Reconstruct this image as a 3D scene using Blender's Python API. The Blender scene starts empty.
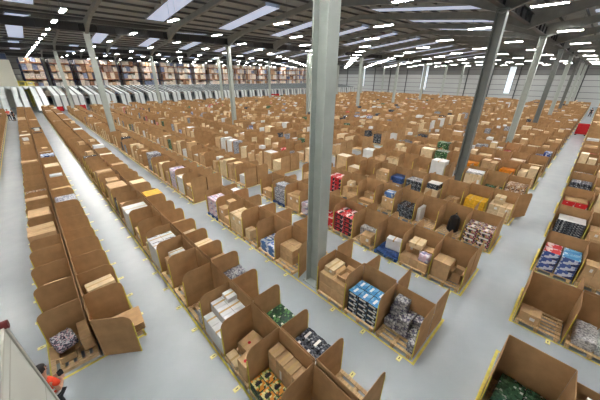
import bpy, bmesh, math, random
from mathutils import Vector, Matrix
random.seed(7)
C = bpy.context.scene.collection
PI = math.pi
H = 7.13                                   # eye height of the photographer

# ------------------------------------------------------------------ camera
F, PITCH, YAW, ROLL = 270.73, 0.4286, 0.7688, -0.0107
cp, sp = math.cos(PITCH), math.sin(PITCH)
fw = Vector((math.sin(YAW)*cp, math.cos(YAW)*cp, -sp))
rt = Vector((math.cos(YAW), -math.sin(YAW), 0)); dn = fw.cross(rt)
c_, s_ = math.cos(ROLL), math.sin(ROLL)
RT, DN = c_*rt + s_*dn, -s_*rt + c_*dn
cam = bpy.data.cameras.new('camera'); camo = bpy.data.objects.new('camera', cam); C.objects.link(camo)
cam.sensor_width = 36; cam.lens = F/600*36; cam.clip_end = 500; cam.clip_start = .05
M = Matrix((RT, -DN, -fw)).transposed().to_4x4(); M.translation = Vector((0, 0, H))
camo.matrix_world = M
bpy.context.scene.camera = camo
def project(p):
    d = Vector(p) - Vector((0, 0, H)); z = d.dot(fw)
    if z < .1: return None
    return 300 + F*d.dot(RT)/z, 200 + F*d.dot(DN)/z, z

# ------------------------------------------------------------------ materials
def lin(c): return tuple(((v/255)/12.92 if v/255 <= .04045 else ((v/255+.055)/1.055)**2.4) for v in c) + (1,)
MATS = {}
def mat(name, col, rough=.6, var=.0, scale=4., metal=0., objvar=0., spec=.4, bump=0., col2=None, stretch=(1, 1, 1)):
    if name in MATS: return MATS[name]
    m = bpy.data.materials.new(name); m.use_nodes = True; n = m.node_tree.nodes; L = m.node_tree.links
    b = n['Principled BSDF']; b.inputs['Roughness'].default_value = rough; b.inputs['Metallic'].default_value = metal
    b.inputs['Specular IOR Level'].default_value = spec
    b.inputs['Base Color'].default_value = lin(col)
    src = None
    if var or col2:
        t = n.new('ShaderNodeTexCoord'); mp = n.new('ShaderNodeMapping'); mp.inputs['Scale'].default_value = stretch
        L.new(t.outputs['Object'], mp.inputs['Vector'])
        no = n.new('ShaderNodeTexNoise'); no.inputs['Scale'].default_value = scale; no.inputs['Detail'].default_value = 5
        L.new(mp.outputs[0], no.inputs['Vector'])
        r = n.new('ShaderNodeValToRGB'); r.color_ramp.elements[0].position = .3; r.color_ramp.elements[1].position = .72
        a = col2 or tuple(max(0, v*(1-var)) for v in col); bb = col if col2 else tuple(min(255, v*(1+var)) for v in col)
        r.color_ramp.elements[0].color = lin(a); r.color_ramp.elements[1].color = lin(bb)
        L.new(no.outputs['Fac'], r.inputs[0]); src = r.outputs[0]
        if bump:
            bu = n.new('ShaderNodeBump'); bu.inputs['Strength'].default_value = bump; bu.inputs['Distance'].default_value = .02
            L.new(no.outputs['Fac'], bu.inputs['Height']); L.new(bu.outputs[0], b.inputs['Normal'])
    if objvar:
        oi = n.new('ShaderNodeObjectInfo'); mr = n.new('ShaderNodeMapRange')
        mr.inputs['To Min'].default_value = 1-objvar; mr.inputs['To Max'].default_value = 1+objvar
        L.new(oi.outputs['Random'], mr.inputs['Value'])
        hs = n.new('ShaderNodeHueSaturation'); L.new(mr.outputs[0], hs.inputs['Value'])
        if src: L.new(src, hs.inputs['Color'])
        else: hs.inputs['Color'].default_value = lin(col)
        src = hs.outputs[0]
    if src: L.new(src, b.inputs['Base Color'])
    MATS[name] = m
    return m
def printed(name, cols, scale=9., rough=.4, stretch=(1, 1, 1), bump=.0):
    """packaging print: cells of a few inks"""
    m = bpy.data.materials.new(name); m.use_nodes = True; n = m.node_tree.nodes; L = m.node_tree.links
    b = n['Principled BSDF']; b.inputs['Roughness'].default_value = rough
    t = n.new('ShaderNodeTexCoord'); mp = n.new('ShaderNodeMapping'); mp.inputs['Scale'].default_value = stretch
    L.new(t.outputs['Object'], mp.inputs['Vector'])
    v = n.new('ShaderNodeTexVoronoi'); v.distance = 'CHEBYCHEV'; v.inputs['Scale'].default_value = scale
    L.new(mp.outputs[0], v.inputs['Vector'])
    s = n.new('ShaderNodeSeparateColor'); L.new(v.outputs['Color'], s.inputs[0])
    r = n.new('ShaderNodeValToRGB'); r.color_ramp.interpolation = 'CONSTANT'
    e = r.color_ramp.elements
    tot = sum(w for _, w in cols); acc = 0
    for i, (cc, w) in enumerate(cols):
        el = e[i] if i < 2 else e.new(acc/tot)
        el.position = acc/tot; el.color = lin(cc); acc += w
    L.new(s.outputs[0], r.inputs[0]); L.new(r.outputs[0], b.inputs['Base Color'])
    if bump:
        no = n.new('ShaderNodeTexNoise'); no.inputs['Scale'].default_value = 14; L.new(t.outputs['Object'], no.inputs['Vector'])
        bu = n.new('ShaderNodeBump'); bu.inputs['Strength'].default_value = bump; bu.inputs['Distance'].default_value = .03
        L.new(no.outputs['Fac'], bu.inputs['Height']); L.new(bu.outputs[0], b.inputs['Normal'])
    MATS[name] = m
    return m
def emit(name, col, s):
    m = bpy.data.materials.new(name); m.use_nodes = True; n = m.node_tree.nodes
    b = n['Principled BSDF']; b.inputs['Base Color'].default_value = (.8, .8, .8, 1)
    b.inputs['Emission Color'].default_value = lin(col); b.inputs['Emission Strength'].default_value = s
    MATS[name] = m
    return m

LAMP_E, SKY_E = 195.0, .68
card = mat('bay cardboard', (178, 141, 100), .8, .06, 3, objvar=.08, spec=.2, bump=.05)
cart = mat('carton cardboard', (204, 170, 128), .75, .05, 5, objvar=.12, spec=.25)
cartl = mat('pale carton board', (226, 202, 162), .75, .05, 5, objvar=.08, spec=.25)
flatm = mat('carton inner board', (200, 164, 118), .8, .05, 5, spec=.2)
whitec = mat('white carton board', (226, 226, 224), .6, .03, 4, objvar=.04)
tape = mat('packing tape', (206, 172, 118), .3)
lab = mat('paper label', (236, 234, 228), .6)
wood = mat('pallet wood', (222, 192, 148), .8, .1, 6, objvar=.08, spec=.2, stretch=(1, 6, 1))
blueply = mat('blue pallet paint', (52, 84, 140), .6, .1, 8)
yel = mat('yellow edge tape', (222, 206, 92), .5, .06, 8)
tagm = mat('floor tag card', (232, 226, 150), .5)
black = mat('black print', (26, 26, 28), .5)
red = mat('red plastic', (190, 22, 32), .4, .05, 6)
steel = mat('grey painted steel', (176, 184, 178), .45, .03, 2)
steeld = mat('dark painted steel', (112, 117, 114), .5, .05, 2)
beamm = mat('roof steel', (136, 138, 134), .55, .05, 2)
whitep = mat('white sheet metal', (206, 208, 200), .45, .02, 1)
chutem = mat('white chute metal', (214, 220, 220), .4, .03, 1)
chuted = mat('chute bed metal', (120, 126, 128), .4, .05, 2)
deckm = mat('roof deck', (166, 169, 168), .7, .05, 1)
purl = mat('purlin steel', (88, 90, 92), .6)
blackp = mat('black plastic', (24, 25, 28), .35)
bluef = mat('blue upright paint', (70, 84, 116), .5)
orangeb = mat('orange rack beam', (150, 84, 60), .5)
P = {}
P['bluebox_side'] = printed('navy box print', [((18, 22, 30), 6), ((34, 60, 92), 2), ((210, 220, 226), 1), ((40, 120, 180), 1)], 11)
P['bluebox_top'] = printed('sky blue box print', [((120, 178, 214), 4), ((60, 140, 196), 3), ((222, 234, 240), 2)], 6)
P['grey'] = printed('grey wrapped print', [((164, 166, 170), 4), ((124, 126, 136), 3), ((194, 196, 198), 3), ((112, 106, 138), 1)], 22, .25, bump=.5)
P['green'] = printed('green box print', [((30, 72, 46), 5), ((20, 50, 34), 3), ((86, 140, 76), 3), ((214, 222, 200), 1)], 18)
P['darkgreen'] = printed('dark green wrapped print', [((52, 92, 68), 6), ((36, 66, 50), 4), ((84, 124, 94), 2), ((206, 214, 206), 1)], 20, .25)
P['orange'] = printed('orange grocery print', [((222, 146, 46), 3), ((226, 216, 150), 2), ((96, 128, 52), 2), ((60, 64, 40), 1)], 14)
P['dark'] = printed('dark grey wrapped print', [((52, 56, 64), 5), ((86, 92, 102), 4), ((170, 174, 178), 1.5), ((34, 36, 42), 3)], 24, .25, bump=.4)
P['magazine'] = printed('mixed magazine print', [((30, 28, 34), 3), ((214, 196, 196), 2), ((196, 120, 140), 2), ((206, 184, 90), 1), ((120, 40, 50), 1), ((90, 110, 90), 1)], 20)
P['redblack'] = printed('red and black box print', [((188, 32, 44), 4), ((34, 28, 36), 4), ((228, 180, 180), 1)], 8)
P['pink'] = printed('pink and white print', [((220, 190, 206), 4), ((228, 224, 230), 3), ((150, 150, 190), 2)], 10)
P['whiteprint'] = printed('white bag print', [((222, 222, 222), 6), ((150, 152, 156), 2), ((186, 186, 188), 3)], 24, .35, bump=.4)
P['bluered'] = printed('blue and white box print', [((64, 90, 160), 3), ((212, 218, 230), 4), ((34, 46, 96), 2)], 10)
P['redtop'] = printed('red and white box print', [((206, 36, 40), 5), ((232, 214, 210), 2)], 9)
P['whiteblack'] = printed('white carton print', [((228, 228, 226), 9), ((40, 42, 46), 1)], 4)
P['yellowbox'] = mat('yellow carton board', (222, 172, 40), .5, .1, 6)
P['orangebag'] = mat('orange plastic', (226, 140, 30), .4, .12, 7)
P['blueplastic'] = printed('blue bag print', [((84, 130, 196), 4), ((214, 224, 234), 4), ((40, 80, 160), 1)], 6, .3)
P['patchy'] = printed('brown and white box print', [((170, 130, 92), 4), ((222, 208, 190), 2), ((100, 70, 50), 3)], 13)
P['silver'] = printed('silver foil wrap', [((176, 176, 184), 4), ((90, 88, 104), 3), ((206, 170, 180), 2), ((74, 70, 84), 2)], 30, .15, bump=.8)
P['bluecloth'] = mat('blue plastic sheet', (50, 78, 130), .4, .25, 9, bump=.5)
P['floral'] = printed('white and magenta print', [((226, 214, 216), 3), ((160, 50, 90), 3), ((90, 50, 70), 1)], 14)

# ------------------------------------------------------------------ mesh helpers
class MB:
    def __init__(s): s.v = []; s.f = []; s.m = []
    def quad(s, a, b, c, d, mi=0):
        n = len(s.v); s.v += [tuple(a), tuple(b), tuple(c), tuple(d)]; s.f.append((n, n+1, n+2, n+3)); s.m.append(mi)
    def box(s, x0, x1, y0, y1, z0, z1, mi=0, top=None, rot=0, org=None):
        n = len(s.v)
        pts = [(x0, y0, z0), (x1, y0, z0), (x1, y1, z0), (x0, y1, z0), (x0, y0, z1), (x1, y0, z1), (x1, y1, z1), (x0, y1, z1)]
        if rot:
            ox, oy = org or ((x0+x1)/2, (y0+y1)/2); c, q = math.cos(rot), math.sin(rot)
            pts = [(ox+(x-ox)*c-(y-oy)*q, oy+(x-ox)*q+(y-oy)*c, z) for x, y, z in pts]
        s.v += pts
        for f in ((3, 2, 1, 0), (0, 1, 5, 4), (1, 2, 6, 5), (2, 3, 7, 6), (3, 0, 4, 7)):
            s.f.append(tuple(n+i for i in f)); s.m.append(mi)
        s.f.append((n+4, n+5, n+6, n+7)); s.m.append(mi if top is None else top)
    def prism(s, poly, ax, t0, t1, mi=0):
        """extrude polygon (list of 2-D points) along axis ax between t0 and t1"""
        def p(q, t):
            return {'x': (t, q[0], q[1]), 'y': (q[0], t, q[1]), 'z': (q[0], q[1], t)}[ax]
        n = len(s.v); k = len(poly)
        s.v += [p(q, t0) for q in poly] + [p(q, t1) for q in poly]
        s.f.append(tuple(n+i for i in range(k))); s.f.append(tuple(n+k+i for i in reversed(range(k)))); s.m += [mi, mi]
        for i in range(k):
            j = (i+1) % k; s.f.append((n+j, n+i, n+k+i, n+k+j)); s.m.append(mi)
    def tube(s, pts, r, seg=8, mi=0, caps=True):
        pts = [Vector(p) for p in pts]; rs = r if isinstance(r, (list, tuple)) else [r]*len(pts)
        rings = []
        for i, p in enumerate(pts):
            d = (pts[min(i+1, len(pts)-1)] - pts[max(i-1, 0)]).normalized()
            a = d.cross(Vector((0, 0, 1))) if abs(d.z) < .95 else d.cross(Vector((1, 0, 0)))
            a.normalize(); b = d.cross(a)
            n = len(s.v); rings.append(n)
            for k in range(seg):
                t = 2*PI*k/seg; s.v.append(tuple(p + rs[i]*(a*math.cos(t) + b*math.sin(t))))
        for i in range(len(pts)-1):
            for k in range(seg):
                s.f.append((rings[i]+k, rings[i]+(k+1) % seg, rings[i+1]+(k+1) % seg, rings[i+1]+k)); s.m.append(mi)
        if caps:
            s.f.append(tuple(rings[0]+k for k in reversed(range(seg)))); s.f.append(tuple(rings[-1]+k for k in range(seg))); s.m += [mi, mi]
    def mesh(s, name, mats):
        me = bpy.data.meshes.new(name); me.from_pydata(s.v, [], s.f)
        for m in (mats if isinstance(mats, (list, tuple)) else [mats]): me.materials.append(m)
        if any(s.m): me.polygons.foreach_set('material_index', s.m)
        bm = bmesh.new(); bm.from_mesh(me); bmesh.ops.recalc_face_normals(bm, faces=bm.faces); bm.to_mesh(me); bm.free()
        return me
    def build(s, name, mats, parent=None, loc=None, rz=0):
        return link(name, s.mesh(name, mats), parent, loc, rz)
def link(name, me, parent=None, loc=None, rz=0):
    o = bpy.data.objects.new(name, me); C.objects.link(o)
    if parent is not None: o.parent = parent
    if loc is not None: o.location = loc
    if rz: o.rotation_euler = (0, 0, rz)
    return o
def bevel(me, w=.01, seg=2):
    bm = bmesh.new(); bm.from_mesh(me)
    bmesh.ops.bevel(bm, geom=list(bm.edges), offset=w, segments=seg, affect='EDGES', profile=.6); bm.to_mesh(me); bm.free()
    return me
def tag(o, label, cat, group=None, kind=None):
    if len(label.split()) > 16: print('LONG', label)
    o['label'] = label; o['category'] = cat
    if group: o['group'] = group
    if kind: o['kind'] = kind
    return o
def root(name, loc, label, cat, group=None, rz=0):
    o = link(name, None, None, loc, rz); o.empty_display_size = .1
    return tag(o, label, cat, group)
def structure(o, label=None):
    o['kind'] = 'structure'
    if label: o['label'] = label
    return o
ORD = 'first second third fourth fifth sixth seventh eighth ninth tenth eleventh twelfth thirteenth fourteenth fifteenth sixteenth seventeenth eighteenth nineteenth twentieth'.split()
TENS = {2: 'twenty', 3: 'thirty', 4: 'forty', 5: 'fifty', 6: 'sixty', 7: 'seventy'}
TENTH = {2: 'twentieth', 3: 'thirtieth', 4: 'fortieth', 5: 'fiftieth', 6: 'sixtieth', 7: 'seventieth'}
def ordinal(n):
    if n <= 20: return ORD[n-1]
    t, u = divmod(n, 10)
    return TENTH[t] if u == 0 else f'{TENS[t]}-{ORD[u-1]}'

# ------------------------------------------------------------------ building shell
AX0, SX, AY0, SY = 6.12, 15.26, 5.44, 30.62
XW, YW, X0, Y0W = 118.0, 120.0, -24.0, -26.0
ZV, ZR = 12.0, 13.6
def roof_z(y):
    t = ((y-AY0)/SY) % 1.0
    return ZV + (ZR-ZV)*(1-abs(2*t-1))

# floor: sealed concrete
fm = bpy.data.materials.new('sealed concrete'); fm.use_nodes = True; n = fm.node_tree.nodes; L = fm.node_tree.links
b = n['Principled BSDF']; t = n.new('ShaderNodeTexCoord')
n1 = n.new('ShaderNodeTexNoise'); n1.inputs['Scale'].default_value = .25; n1.inputs['Detail'].default_value = 7
n2 = n.new('ShaderNodeTexNoise'); n2.inputs['Scale'].default_value = 1.6; n2.inputs['Detail'].default_value = 6
L.new(t.outputs['Object'], n1.inputs['Vector']); L.new(t.outputs['Object'], n2.inputs['Vector'])
mx = n.new('ShaderNodeMix'); mx.data_type = 'FLOAT'; mx.inputs[0].default_value = .4
L.new(n1.outputs['Fac'], mx.inputs[2]); L.new(n2.outputs['Fac'], mx.inputs[3])
r = n.new('ShaderNodeValToRGB'); r.color_ramp.elements[0].position = .25; r.color_ramp.elements[1].position = .75
r.color_ramp.elements[0].color = lin((163, 173, 178)); r.color_ramp.elements[1].color = lin((181, 189, 193))
L.new(mx.outputs[0], r.inputs[0]); L.new(r.outputs[0], b.inputs['Base Color'])
mr = n.new('ShaderNodeMapRange'); mr.inputs['To Min'].default_value = .25; mr.inputs['To Max'].default_value = .28
L.new(n2.outputs['Fac'], mr.inputs['Value']); L.new(mr.outputs[0], b.inputs['Roughness'])
m = MB(); m.box(X0, XW, Y0W, YW, -.2, 0); structure(m.build('floor', fm), 'pale grey sealed concrete warehouse floor')

# walls
wallw = mat('pale wall cladding', (184, 188, 188), .6)
walld = mat('grey wall cladding', (126, 128, 128), .6)
girt = mat('wall girt steel', (74, 76, 78), .6)
def wall(name, a, b, label):
    (xa, ya), (xb, yb) = a, b
    m = MB()
    L_ = math.hypot(xb-xa, yb-ya)
    m.box(0, L_, 0, .2, 0, 8.2, 0); m.box(0, L_, 0, .2, 8.2, 14.2, 1)
    for z in (2.0, 3.6, 5.2, 6.8, 8.3, 9.8, 11.2): m.box(0, L_, -.06, 0, z, z+.1, 2)
    k = 0
    while k*7.65 < L_: m.box(k*7.65, k*7.65+.28, -.3, -.06, 0, 13.2, 2); k += 1
    o = m.build(name, [wallw, walld, girt], None, (xa, ya, 0), math.atan2(yb-ya, xb-xa))
    return structure(o, label)
wall('wall_right', (XW, YW), (XW, Y0W), 'long pale cladding wall with dark girts at the far right')
wall('wall_back', (X0, YW), (XW, YW), 'grey cladding gable wall behind the pallet racking')
wall('wall_left', (X0, Y0W), (X0, YW), 'cladding wall left of the hall')
wall('wall_front', (XW, Y0W), (X0, Y0W), 'cladding wall behind the viewer')
winm = emit('daylit wall panel', (206, 226, 240), .8)
for i, (y, w, z0, z1) in enumerate([(80.5, 2.6, 3.2, 11.4), (51.2, 2.4, 2.8, 11.3), (22.6, 1.8, 2.6, 10.6)]):
    m = MB(); m.box(XW-.16, XW-.1, y-w/2, y+w/2, z0, z1, 0)
    for s in (-1, 1): m.box(XW-.2, XW-.1, y+s*w/2-.06, y+s*w/2+.06, z0, z1, 1)
    structure(m.build(f'window_{i+1}', [winm, girt]), 'tall translucent daylight panel in the right wall')

# ceiling with purlins; skylights are translucent sheets set in it
sky = emit('translucent skylight sheet', (184, 204, 240), SKY_E)
m = MB(); pm = MB()
j0, j1 = -2, 5
for j in range(j0, j1):
    for h in (0, 1):
        ya, yb = AY0+SY*(j+h*.5), AY0+SY*(j+h*.5+.5)
        ya, yb = max(ya, Y0W), min(yb, YW)
        if yb <= ya: continue
        za, zb = roof_z(ya), roof_z(yb)
        if abs(yb-(AY0+SY*(j+.5))) < 1e-6: zb = ZR
        m.quad((X0, ya, za), (XW, ya, za), (XW, yb, zb), (X0, yb, zb))
        for q in range(9):
            y = ya+(yb-ya)*(q+.5)/9; z = za+(zb-za)*(q+.5)/9
            pm.box(X0, XW, y-.04, y+.04, z-.18, z-.02)
structure(m.build('ceiling', deckm), 'dark profiled metal roof deck')
structure(pm.build('trim_1', purl), 'thin purlins under the roof deck')
# skylights
nsk = 0
skx = [1.8, 11.6] + [11.6+7.63*q for q in range(1, 17)]
for xi, x in enumerate(skx):
    for j in range(-1, 5):
        for h in (0, 1):
            yc = AY0+SY*(j+.25+.5*h); 
            if yc < Y0W+6 or yc > YW-5: continue
            if not h and xi % 2 and j > 0: continue
            ya, yb = yc-4.6, yc+4.6
            za, zb = roof_z(ya)-.28, roof_z(yb)-.28
            pj = project((x, yc, roof_z(yc)))
            m = MB(); w = .85
            m.quad((x-w, ya, za), (x+w, ya, za), (x+w, yb, zb), (x-w, yb, zb))
            for s in (-1, 1): m.prism([(ya, za-.03), (yb, zb-.03), (yb, zb+.26), (ya, za+.26)], 'x', x+s*w-.03, x+s*w+.03, 1)
            nsk += 1
            structure(m.build(f'window_{nsk+3}', [sky, deckm]), 'translucent rooflight strip in the roof slope')

# steel columns, valley beams, rafters
def hsec(m, x, y, z0, z1, w=.46, d=.54, t=.04, mi=0):
    m.box(x-w/2, x+w/2, y-d/2, y-d/2+t, z0, z1, mi); m.box(x-w/2, x+w/2, y+d/2-t, y+d/2, z0, z1, mi)
    m.box(x-t/2, x+t/2, y-d/2+t, y+d/2-t, z0, z1, mi)
ncol = {}
colsm = {}
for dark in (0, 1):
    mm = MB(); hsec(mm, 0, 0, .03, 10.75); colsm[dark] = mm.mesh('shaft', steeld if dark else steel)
mb_ = MB(); mb_.box(-.32, .32, -.35, .35, 0, .03)
for s in (-1, 1):
    for q in (-1, 1): mb_.tube([(s*.29, q*.31, .03), (s*.29, q*.31, .08)], .025, 6)
basem = mb_.mesh('base_plate', steel)
mb_ = MB(); mb_.box(-.3, .3, -.3, .3, 10.75, 10.79); capm = mb_.mesh('cap_plate', steeld)
ROWN = {0: 'front', 1: 'second', 2: 'third', 3: 'rear'}
for i in range(0, 8):
    for j in range(0, 4):
        x, y = AX0+SX*i, AY0+SY*j
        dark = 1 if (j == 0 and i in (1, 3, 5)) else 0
        if i == 0 and j == 0: lb = 'tall pale grey steel column in the foreground, standing in the bay row'
        elif i == 0 and j == 1: lb = 'pale grey steel column rising beside the left aisles before the white chutes'
        elif j == 0: lb = f'{"dark" if dark else "grey"} steel column, {ordinal(i)} one along the right after the foreground column'
        else: lb = f'slim grey steel column, {ordinal(i+1)} from left in the {ROWN[j]} column line'
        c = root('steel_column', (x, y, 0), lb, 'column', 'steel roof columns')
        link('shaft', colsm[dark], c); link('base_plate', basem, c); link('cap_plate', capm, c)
for j in range(-1, 5):
    y = AY0+SY*j
    if y < Y0W or y > YW: continue
    m = MB()
    m.box(X0, XW, y-.16, y+.16, 10.8, 10.85); m.box(X0, XW, y-.16, y+.16, 11.45, 11.5); m.box(X0, XW, y-.02, y+.02, 10.85, 11.45)
    k = X0+.6
    while k < XW-1.2:
        for q in (-1, 1): m.box(k, k+.04, y+min(0, q*.15), y+max(0, q*.15), 10.85, 11.45)
        k += 1.526
    structure(m.build('valley_beam', mat('dark beam paint', (62, 62, 64), .5)), 'dark steel valley beam carried by the columns')
for i in range(-3, 18):
    x = AX0+SX*i/2
    if x < X0 or x > XW: continue
    for j in range(-2, 5):
        ya, yb = AY0+SY*j, AY0+SY*(j+1)
        if yb < Y0W or ya > YW-1: continue
        poly_top, poly_bot = [], []
        N = 16
        for q in range(N+1):
            y = ya+(yb-ya)*q/N
            e = min(q, N-q)/N*SY
            zt = roof_z(y)-.27 if 0 < q < N else ZV-.27
            dep = .5 + max(0, (3.6-e)/3.6)**1.5*.7
            poly_top.append((min(max(y, Y0W), YW), zt)); poly_bot.append((min(max(y, Y0W), YW), zt-dep))
        m = MB()
        for q in range(N):
            if poly_top[q][0] == poly_top[q+1][0]: continue
            m.prism([poly_bot[q], poly_bot[q+1], poly_top[q+1], poly_top[q]], 'x', x-.02, x+.02)
            a, b2 = poly_bot[q], poly_bot[q+1]
            m.prism([a, b2, (b2[0], b2[1]+.05), (a[0], a[1]+.05)], 'x', x-.14, x+.14)
        structure(m.build('roof_beam', beamm), 'haunched steel roof rafter')

# white office block far left with dado, behind the chutes
m = MB(); m.box(-23, .1, 92.6, 119.5, 0, 9.8); structure(m.build('wall_office', mat('cream office cladding', (214, 212, 196), .6)), 'cream office block wall at the far left')
m = MB(); m.box(.1, 1.4, 104, 104.3, 0, 5.6); structure(m.build('wall_dado', mat('cream office cladding', (214, 212, 196))), 'low cream partition wall beside the office block')
m = MB(); m.box(-6.5, -.1, 92.9, 94.1, 9.81, 11.2); m.box(-6.4, -.2, 92.8, 92.9, 9.95, 11.0, 1)
d = m.build('air_duct', [mat('duct sheet metal', (120, 124, 132), .4), bluef]); tag(d, 'grey boxy air duct on top of the cream office block', 'duct')

# ------------------------------------------------------------------ lamps
lampm = emit('lamp diffuser', (255, 252, 246), LAMP_E)
mm = MB(); mm.box(-.15, .15, -.85, .85, .02, .1); lb_body = mm.mesh('housing', whitep)
mm = MB(); mm.box(-.13, .13, -.82, .82, 0, .02); lb_diff = mm.mesh('diffuser', lampm)
mm = MB()
mm.tube([(0, .6, 0), (0, .6, 1)], .01, 4); lb_w = mm.mesh('hanging_wire', steeld)
mm = MB()
mm.tube([(0, -.6, 0), (0, -.6, 1)], .01, 4); lb_w2 = mm.mesh('hanging_wire', steeld)
spots = []
for q in range(22):
    x = 3.5+6.42*q
    if x > XW-3: break
    y = 10.0 if q else 6
    step = 10.4 if q else 5.6
    y = (3.6 if q % 2 else 8.8) - (20.8) if q else 22.4-18.4
    while y < YW-4:
        if y > -24: spots.append((x, y, q))
        y += step
for yy in range(-20, 120, 12): spots.append((-6, yy, -1)); spots.append((-15, yy, -1))
vis = []
for (x, y, q) in spots:
    p = project((x, y, 10.9))
    v = p is not None and -5 < p[0] < 605 and -5 < p[1] < 90
    if v: vis.append((p[2], x, y, q))
vis.sort(); keep = set((x, y) for _, x, y, q in vis[:260]); nk = {}
rest = MB()
for _, x, y, q in vis: nk.setdefault(q, []).append((y, x))
for (x, y, q) in spots:
    if (x, y) in keep:
        ys = sorted(a for a, _ in nk[q]); k = ys.index(y)+1
        o = root('batten_lamp', (x, y, 10.9), f'lit white batten lamp, {ordinal(k)} from near in the {ordinal(max(q,0)+1)} lamp line from left', 'lamp', 'hanging batten lamps')
        link('housing', lb_body, o); link('diffuser', lb_diff, o); wl = roof_z(y)-.12-11.0
        for me in (lb_w, lb_w2): link('hanging_wire', me, o, (0, 0, .1)).scale = (1, 1, wl)
    else:
        rest.box(x-.15, x+.15, y-.85, y+.85, 10.92, 11.0, 1); rest.box(x-.13, x+.13, y-.82, y+.82, 10.9, 10.92, 0)
        rest.tube([(x, y, 11), (x, y, roof_z(y)-.12)], .01, 4, 1)
tag(rest.build('batten_lamp_rest', [lampm, whitep]), 'remaining lit batten lamps deep under the roof and out of view', 'lamps', None, 'stuff')

# ------------------------------------------------------------------ rows of bays
RP, RW, BAY = 3.711, 2.05, 1.2
def row_x(r): return {0: -5.05, 1: -1.44}.get(r, 1.99 + RP*(r-2))
rows = []                                   # every bay: dict
def columns_at(x0, x1, y0, y1):
    for i in range(0, 9):
        for j in range(0, 4):
            cx, cy = AX0+SX*i, AY0+SY*j
            if x0 < cx+.36 and x1 > cx-.36 and y0 < cy+.4 and y1 > cy-.4: return True
    return False
RIGHT = 100
def add_block(r, side, ystart, nb, blk, yend=None, down=False):
    xl = row_x(r if r < RIGHT else r-RIGHT)
    ks = 0
    for k in range(nb):
        y0 = ystart+BAY*k if not down else ystart-BAY*(k+1)
        if yend and y0+BAY > yend: break
        x0, x1 = (xl, xl+1.02) if side == 'L' else (xl+1.03, xl+RW)
        if columns_at(x0-.02, x1+.02, y0, y0+BAY): continue
        rows.append(dict(r=r, side=side, y0=y0, blk=blk, k=k, x0=x0, x1=x1, first=(k == 0), down=down))
for side in 'LR':
    add_block(0, side, 9.0, 60, 0, 74)
    add_block(1, side, 7.41 if side == 'L' else 7.35, 60, 0, 75.5)
    add_block(2, side, 1.4, 70, 0, 75.0)
    for r in range(3, 39):
        if row_x(r)+RW > XW-3: break
        add_block(r, side, 1.4, 10, 0, 13.5)
        add_block(r, side, 15.2 if r < 5 else 15.8, 60, 1, 73.5)
        add_block(r+RIGHT, side, -.2, 5, 2, None, True)
# counting ordinals along each side of each row
cnt = {}
for bq in rows:
    key = (bq['r'], bq['side'], bq['blk']); cnt[key] = cnt.get(key, 0)+1; bq['n'] = cnt[key]
BY = {(bq['r'], bq['side'], bq['blk'], bq['k']): bq for bq in rows}
def where(bq):
    r = bq['r']; sd = 'left' if bq['side'] == 'L' else 'right'
    row = f'{ordinal(r-RIGHT-2)} right-hand row' if r >= RIGHT else ('picture-edge row' if r == 0 else f'{ordinal(r)} row')
    return f"{row} {sd} side, {ordinal(bq['n'])} bay" + (' past gap' if bq['blk'] == 1 else '')
# which bays show largest
def score(bq):
    cx, cy = (bq['x0']+bq['x1'])/2, bq['y0']+.6
    best = None
    for zz in (0.1, 1.3):
        for xx in (bq['x0'], bq['x1']):
            for yy in (bq['y0'], bq['y0']+BAY):
                p = project((xx, yy, zz))
                if p and -3 < p[0] < 603 and -3 < p[1] < 403: best = p[2] if best is None else min(best, p[2])
    if best is None: return None
    pen = 1.0
    if bq['side'] == 'R' and bq['r'] not in (0, 1, 2): pen = 1.5
    if bq['r'] == 0: pen = 1.3
    return best*pen
cand = [(score(bq), i) for i, bq in enumerate(rows)]
cand = sorted((s, i) for s, i in cand if s is not None)
NOBJ = 300
objset = set(i for s, i in cand[:NOBJ])
for rank, (s, i) in enumerate(cand): rows[i]['rank'] = rank; rows[i]['d'] = s
print('bays', len(rows), 'in view', len(cand), 'object limit distance', cand[NOBJ-1][0])

PH = 1.36; PH2 = 1.43
def panel_poly(depth, h, flip=False, rnd=.22):
    """side panel outline in (u, z): u = 0 at the aisle, rounded top corner there"""
    pts = [(0, .01), (depth, .01), (depth, h)]
    for q in range(6):
        a = PI/2 + (PI/2)*q/5
        pts.append((rnd + rnd*math.cos(a), h-rnd + rnd*math.sin(a)))
    return pts
def side_panel_mb(depth, h, t=.012):
    m = MB(); m.prism(panel_poly(depth, h), 'y', -t/2, t/2); return m
TALL = {(103, 'L', 2, 0): 1.66}
SPM = {(lo, q): side_panel_mb(.96, (PH if lo else PH2)+dh).mesh('side_panel', card) for lo in (0, 1) for q, dh in enumerate((-.06, 0, .06, .16))}
BPM = {}
for lo in (0, 1):
    for q, dh in enumerate((-.05, 0, .05)):
        m = MB(); m.box(-.006, .006, .02, BAY-.02, .01, (PH if lo else PH2)+dh); BPM[(lo, q)] = m.mesh('back_panel', card)
ETM = {}
for lo in (0, 1): m = MB(); m.box(-.012, .012, -.012, .012, .01, (PH if lo else PH2)-.26); ETM[lo] = m.mesh('edge_tape', yel)
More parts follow.
